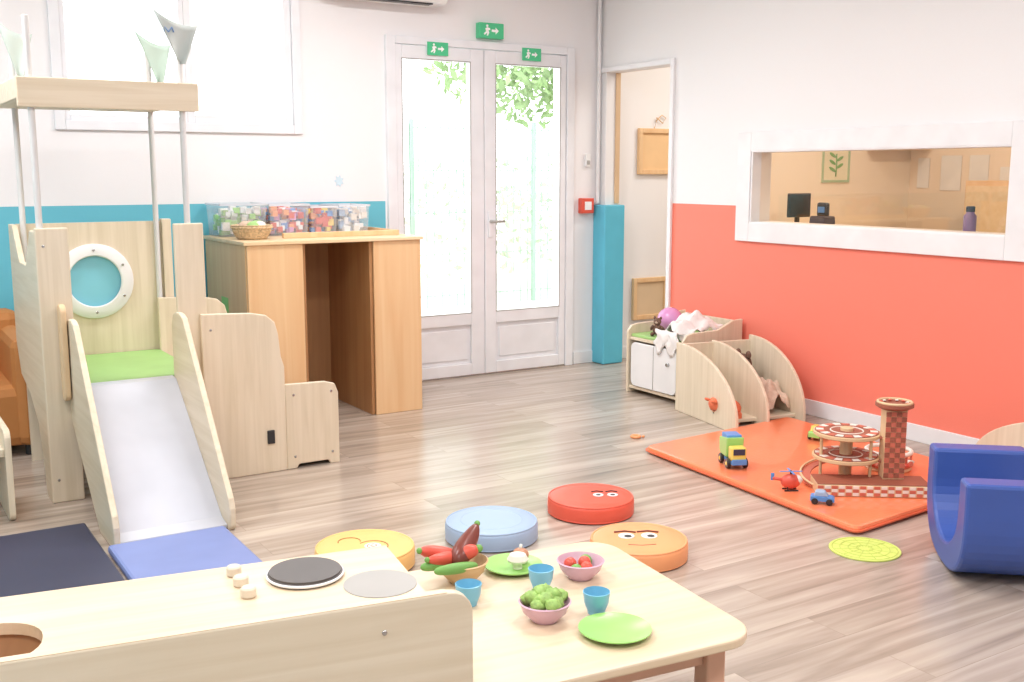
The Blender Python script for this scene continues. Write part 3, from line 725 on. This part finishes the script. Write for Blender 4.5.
# ------------------------------------------------------------ kids table + dishes
t=group('toddler_table',(1.315,1.93,0),-6)
prism('top',rrect(-.33,.33,-.34,.34,.085,10),'XY',.398,.42,M_tabletop,t,.005)
for sx in(-1,1):
    for sy in(-1,1): box('leg',sx*.25-.025,sx*.25+.025,sy*.26-.025,sy*.26+.025,0,.398,M_legwood,t,.006)
boxes('apron',[(-.225,.225,-.27,-.25,.34,.397),(-.225,.225,.25,.27,.34,.397),(-.26,-.24,-.235,.235,.34,.397),(.24,.26,-.235,.235,.34,.397)],M_legwood,t,bevel=.003)
tz=.4205
def plate(x,y,r):
    g=group('toy_plate',(x,y,tz)); lathe('dish',[(0,0),(r*.62,0),(r*.9,.008),(r,.012),(r,.0145),(r*.9,.012),(r*.65,.005),(0,.004)],M_lime,g,seg=56); return g
def bowl(x,y,mat,r=.057,h=.043,name='toy_bowl'):
    g=group(name,(x,y,tz)); lathe('bowl',[(0,0),(r*.5,0),(r*.55,.004),(r*.85,h*.5),(r,h),(r*1.04,h+.001),(r*.98,h+.003),(r*.9,h*.9),(r*.75,h*.45),(r*.45,.01),(0,.008)],mat,g,seg=48); return g
def cup(x,y):
    g=group('toy_cup',(x,y,tz)); r=.031;h=.05
    lathe('cup',[(0,0),(r*.62,0),(r*.66,.006),(r*.9,h*.5),(r,h),(r*.94,h+.001),(r*.82,h*.5),(r*.55,.008),(0,.007)],M_cup,g,seg=40)
    return g
p1=plate(1.351,2.165,.074); p2=plate(1.336,1.727,.079)
g=bowl(1.461,2.03,M_pink)
for k,(x,y,zz,m_) in enumerate([(.012,.0,.036,M_redp),(-.02,.015,.034,M_redp),(.0,-.025,.032,M_redp),(-.025,-.018,.028,M_greenp),(.03,.02,.03,M_greenp)]): ball('tomato_%d'%k,(x,y,zz),.016,m_,g,16)
g=bowl(1.247,1.866,M_pink)
for k in range(16):
    a=k*2.4; r=.008+.0022*k; ball('lettuce_%d'%k,(r*math.cos(a),r*math.sin(a),.056-.001*k+.008*(k%2)),(.018,.017,.015),M_broc,g,14,lump=.12,seed=k)
cup(1.34,2.022); cup(1.368,1.838); cup(1.146,2.03)
g=group('toy_mushroom',(1.355,2.15,tz+.006))
lathe('stem',[(0,0),(.012,0),(.01,.02),(0,.02)],M_cream,g,seg=20); lathe('cap',[(0,.016),(.024,.018),(.027,.024),(.02,.036),(0,.042)],M_cream,g,seg=28)
g=group('toy_onion',(1.385,2.185,tz+.006)); ball('bulb',(0,0,.018),(.022,.022,.018),plain('onion_skin','#c08a6c',.4),g,20); tube('tip',[(0,0,.03),(.002,0,.045)],.004,M_cream,g)
vb=bowl(1.205,2.165,wood('bamboo_bowl','#dab98c','#cda878','X'),.062,.05,'vegetable_bowl')
def veg(name,pts,radii,mat,tip=None):
    o=tube(name,pts,.01,mat,vb,radii=radii)
    s=o.modifiers.new('s','SUBSURF'); s.levels=1; s.render_levels=2
    if tip: ball(name+'_stem',pts[0],radii[0]*1.0,tip,vb,10)
veg('chili_1',[(-.10,.03,.085),(-.08,.03,.08),(-.045,.02,.07),(0,.01,.06)],[.008,.018,.021,.012],M_redp,M_greenp)
veg('chili_2',[(-.10,-.01,.075),(-.07,-.01,.07),(-.03,0,.062),(0,0,.055)],[.007,.017,.020,.01],M_redp,M_greenp)
veg('aubergine',[(.06,.03,.125),(.042,.02,.105),(.01,.005,.08),(-.02,-.02,.065),(-.035,-.03,.055)],[.008,.02,.028,.027,.01],M_aub,M_greenp)
veg('pepper',[(.03,-.03,.085),(.01,-.025,.08),(-.015,-.01,.07),(-.03,0,.06)],[.01,.02,.022,.012],M_redp,M_greenp)
veg('cucumber',[(-.10,-.04,.055),(-.07,-.045,.055),(-.02,-.045,.052),(.02,-.045,.05)],[.008,.014,.015,.009],M_greenp)
veg('cucumber_2',[(-.115,.0,.055),(-.09,-.005,.056),(-.05,-.01,.055)],[.008,.014,.012],M_greenp)
ball('lemon',(-.02,.03,.05),(.02,.02,.02),M_yel,vb,16)

# ------------------------------------------------------------ play kitchen (foreground)
K=group('play_kitchen',(0,0,0))
pp=[(-1.35,0),(-1.35,.60),(-1.31,.64)]+[(-.045+.045*math.sin(math.radians(a)),.595+.045*math.cos(math.radians(a))) for a in range(0,91,15)]+[(0,0)]
prism('front_panel',pp,'XZ',0,.022,M_birchX,K,.003)
prism('front_panel_edge',[(-1.30,.6385),(-1.30,.6415),(-.05,.6415),(-.05,.6385)],'XZ',.002,.020,M_tabletop,K,0)
wt=box('worktop',-1.33,-.055,.0225,.40,.578,.60,M_tabletop,K,0)
c=prism('cutter',rrect(-1.06,-.735,.085,.27,.085,8),'XY',.5,.7,None,None,0); cut(wt,c); wt.parent=K
K.location=(.93,1.63,0); K.rotation_euler=(0,0,math.radians(-9.5))
box('side_right',-.078,-.058,.0225,.385,0,.577,M_birch,K); box('side_left',-1.33,-1.31,.0225,.385,0,.577,M_birch,K)
box('back_panel',-1.31,-.078,.36,.378,.05,.577,M_birchX,K); box('shelf',-1.31,-.078,.0225,.36,.25,.27,M_birchX,K)
rr=rrect(-1.07,-.725,.075,.28,.09,8); n=len(rr)
ri=rrect(-1.03,-.765,.115,.24,.06,8)
v=[(x,y,.577) for x,y in rr]+[(x,y,.47) for x,y in ri]
f=[(i,(i+1)%n,n+(i+1)%n,n+i) for i in range(n)]+[tuple(range(n,2*n))]
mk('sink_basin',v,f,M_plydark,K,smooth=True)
lathe('hotplate',[(0,.601),(.074,.601),(.076,.605),(.074,.61),(.071,.6105),(.071,.614),(0,.615)],M_dark,K,(-.253,.287,0),56)
tube('hotplate_rim',circ(-.253,.287,.606,.0745,56),.003,M_white,K,True)
lathe('hob_marking',[(0,.600),(.072,.600),(.072,.6015),(0,.6018)],M_grey,K,(-.125,.19,0),56)
for k,(x,y) in enumerate([(-.385,.345),(-.380,.285),(-.375,.222)]): cyl('knob_%d'%k,(x,y,.6005),.015,.02,M_knob,K,seg=24)
for x,z in((-.70,.585),(-.17,.585),(-.02,.25),(-.02,.45),(-.70,.3),(-.17,.3)): cyl('screw',(x,-.003,z),.005,.004,M_steel,K,'Y',10)

# ------------------------------------------------------------ fill lights added at the ceiling, out of view
def fill_lamp(x,y,p,col=(1,.99,.985),sz=1.1):  # invented fixture with area light, unseen, added to brighten the interior
    g=group('added_fill_light',(x,y,ZC))
    box('housing',-sz/2-.02,sz/2+.02,-.17,.17,-.05,-.001,M_white,g)
    box('fill_panel',-sz/2,sz/2,-.15,.15,-.056,-.05,M_fillglow,g,0)
    L=bpy.data.lights.new('added_fill_lamp','AREA'); L.shape='RECTANGLE'; L.size=sz; L.size_y=.3; L.energy=p; L.color=col
    o=bpy.data.objects.new('fill_area_light',L); COL.objects.link(o); o.parent=g; o.location=(0,0,-.062)
for x in(-.1,2.5):
    for y,p_ in((.3,34),(2.6,36),(4.8,37)): fill_lamp(x,y,p_)
fill_lamp(5.9,5.3,24,(1,.95,.9)); fill_lamp(7.0,3.6,38,(1,.88,.72))  # unseen warm fill added to brighten the next room

# ------------------------------------------------------------ world
W_=bpy.data.worlds.new('sky'); S.world=W_; W_.use_nodes=True
bg=W_.node_tree.nodes['Background']; bg.inputs['Color'].default_value=(.94,.97,1,1); bg.inputs['Strength'].default_value=4.0

# ------------------------------------------------------------ camera
cd=bpy.data.cameras.new('camera'); cd.sensor_width=36; cd.lens=1067/1024*36; cd.clip_start=.05
co=bpy.data.objects.new('camera',cd); COL.objects.link(co); co.location=(0,0,1.4)
co.rotation_euler=(math.radians(90)-math.atan(168/1067),0,math.radians(-31.9))
S.camera=co
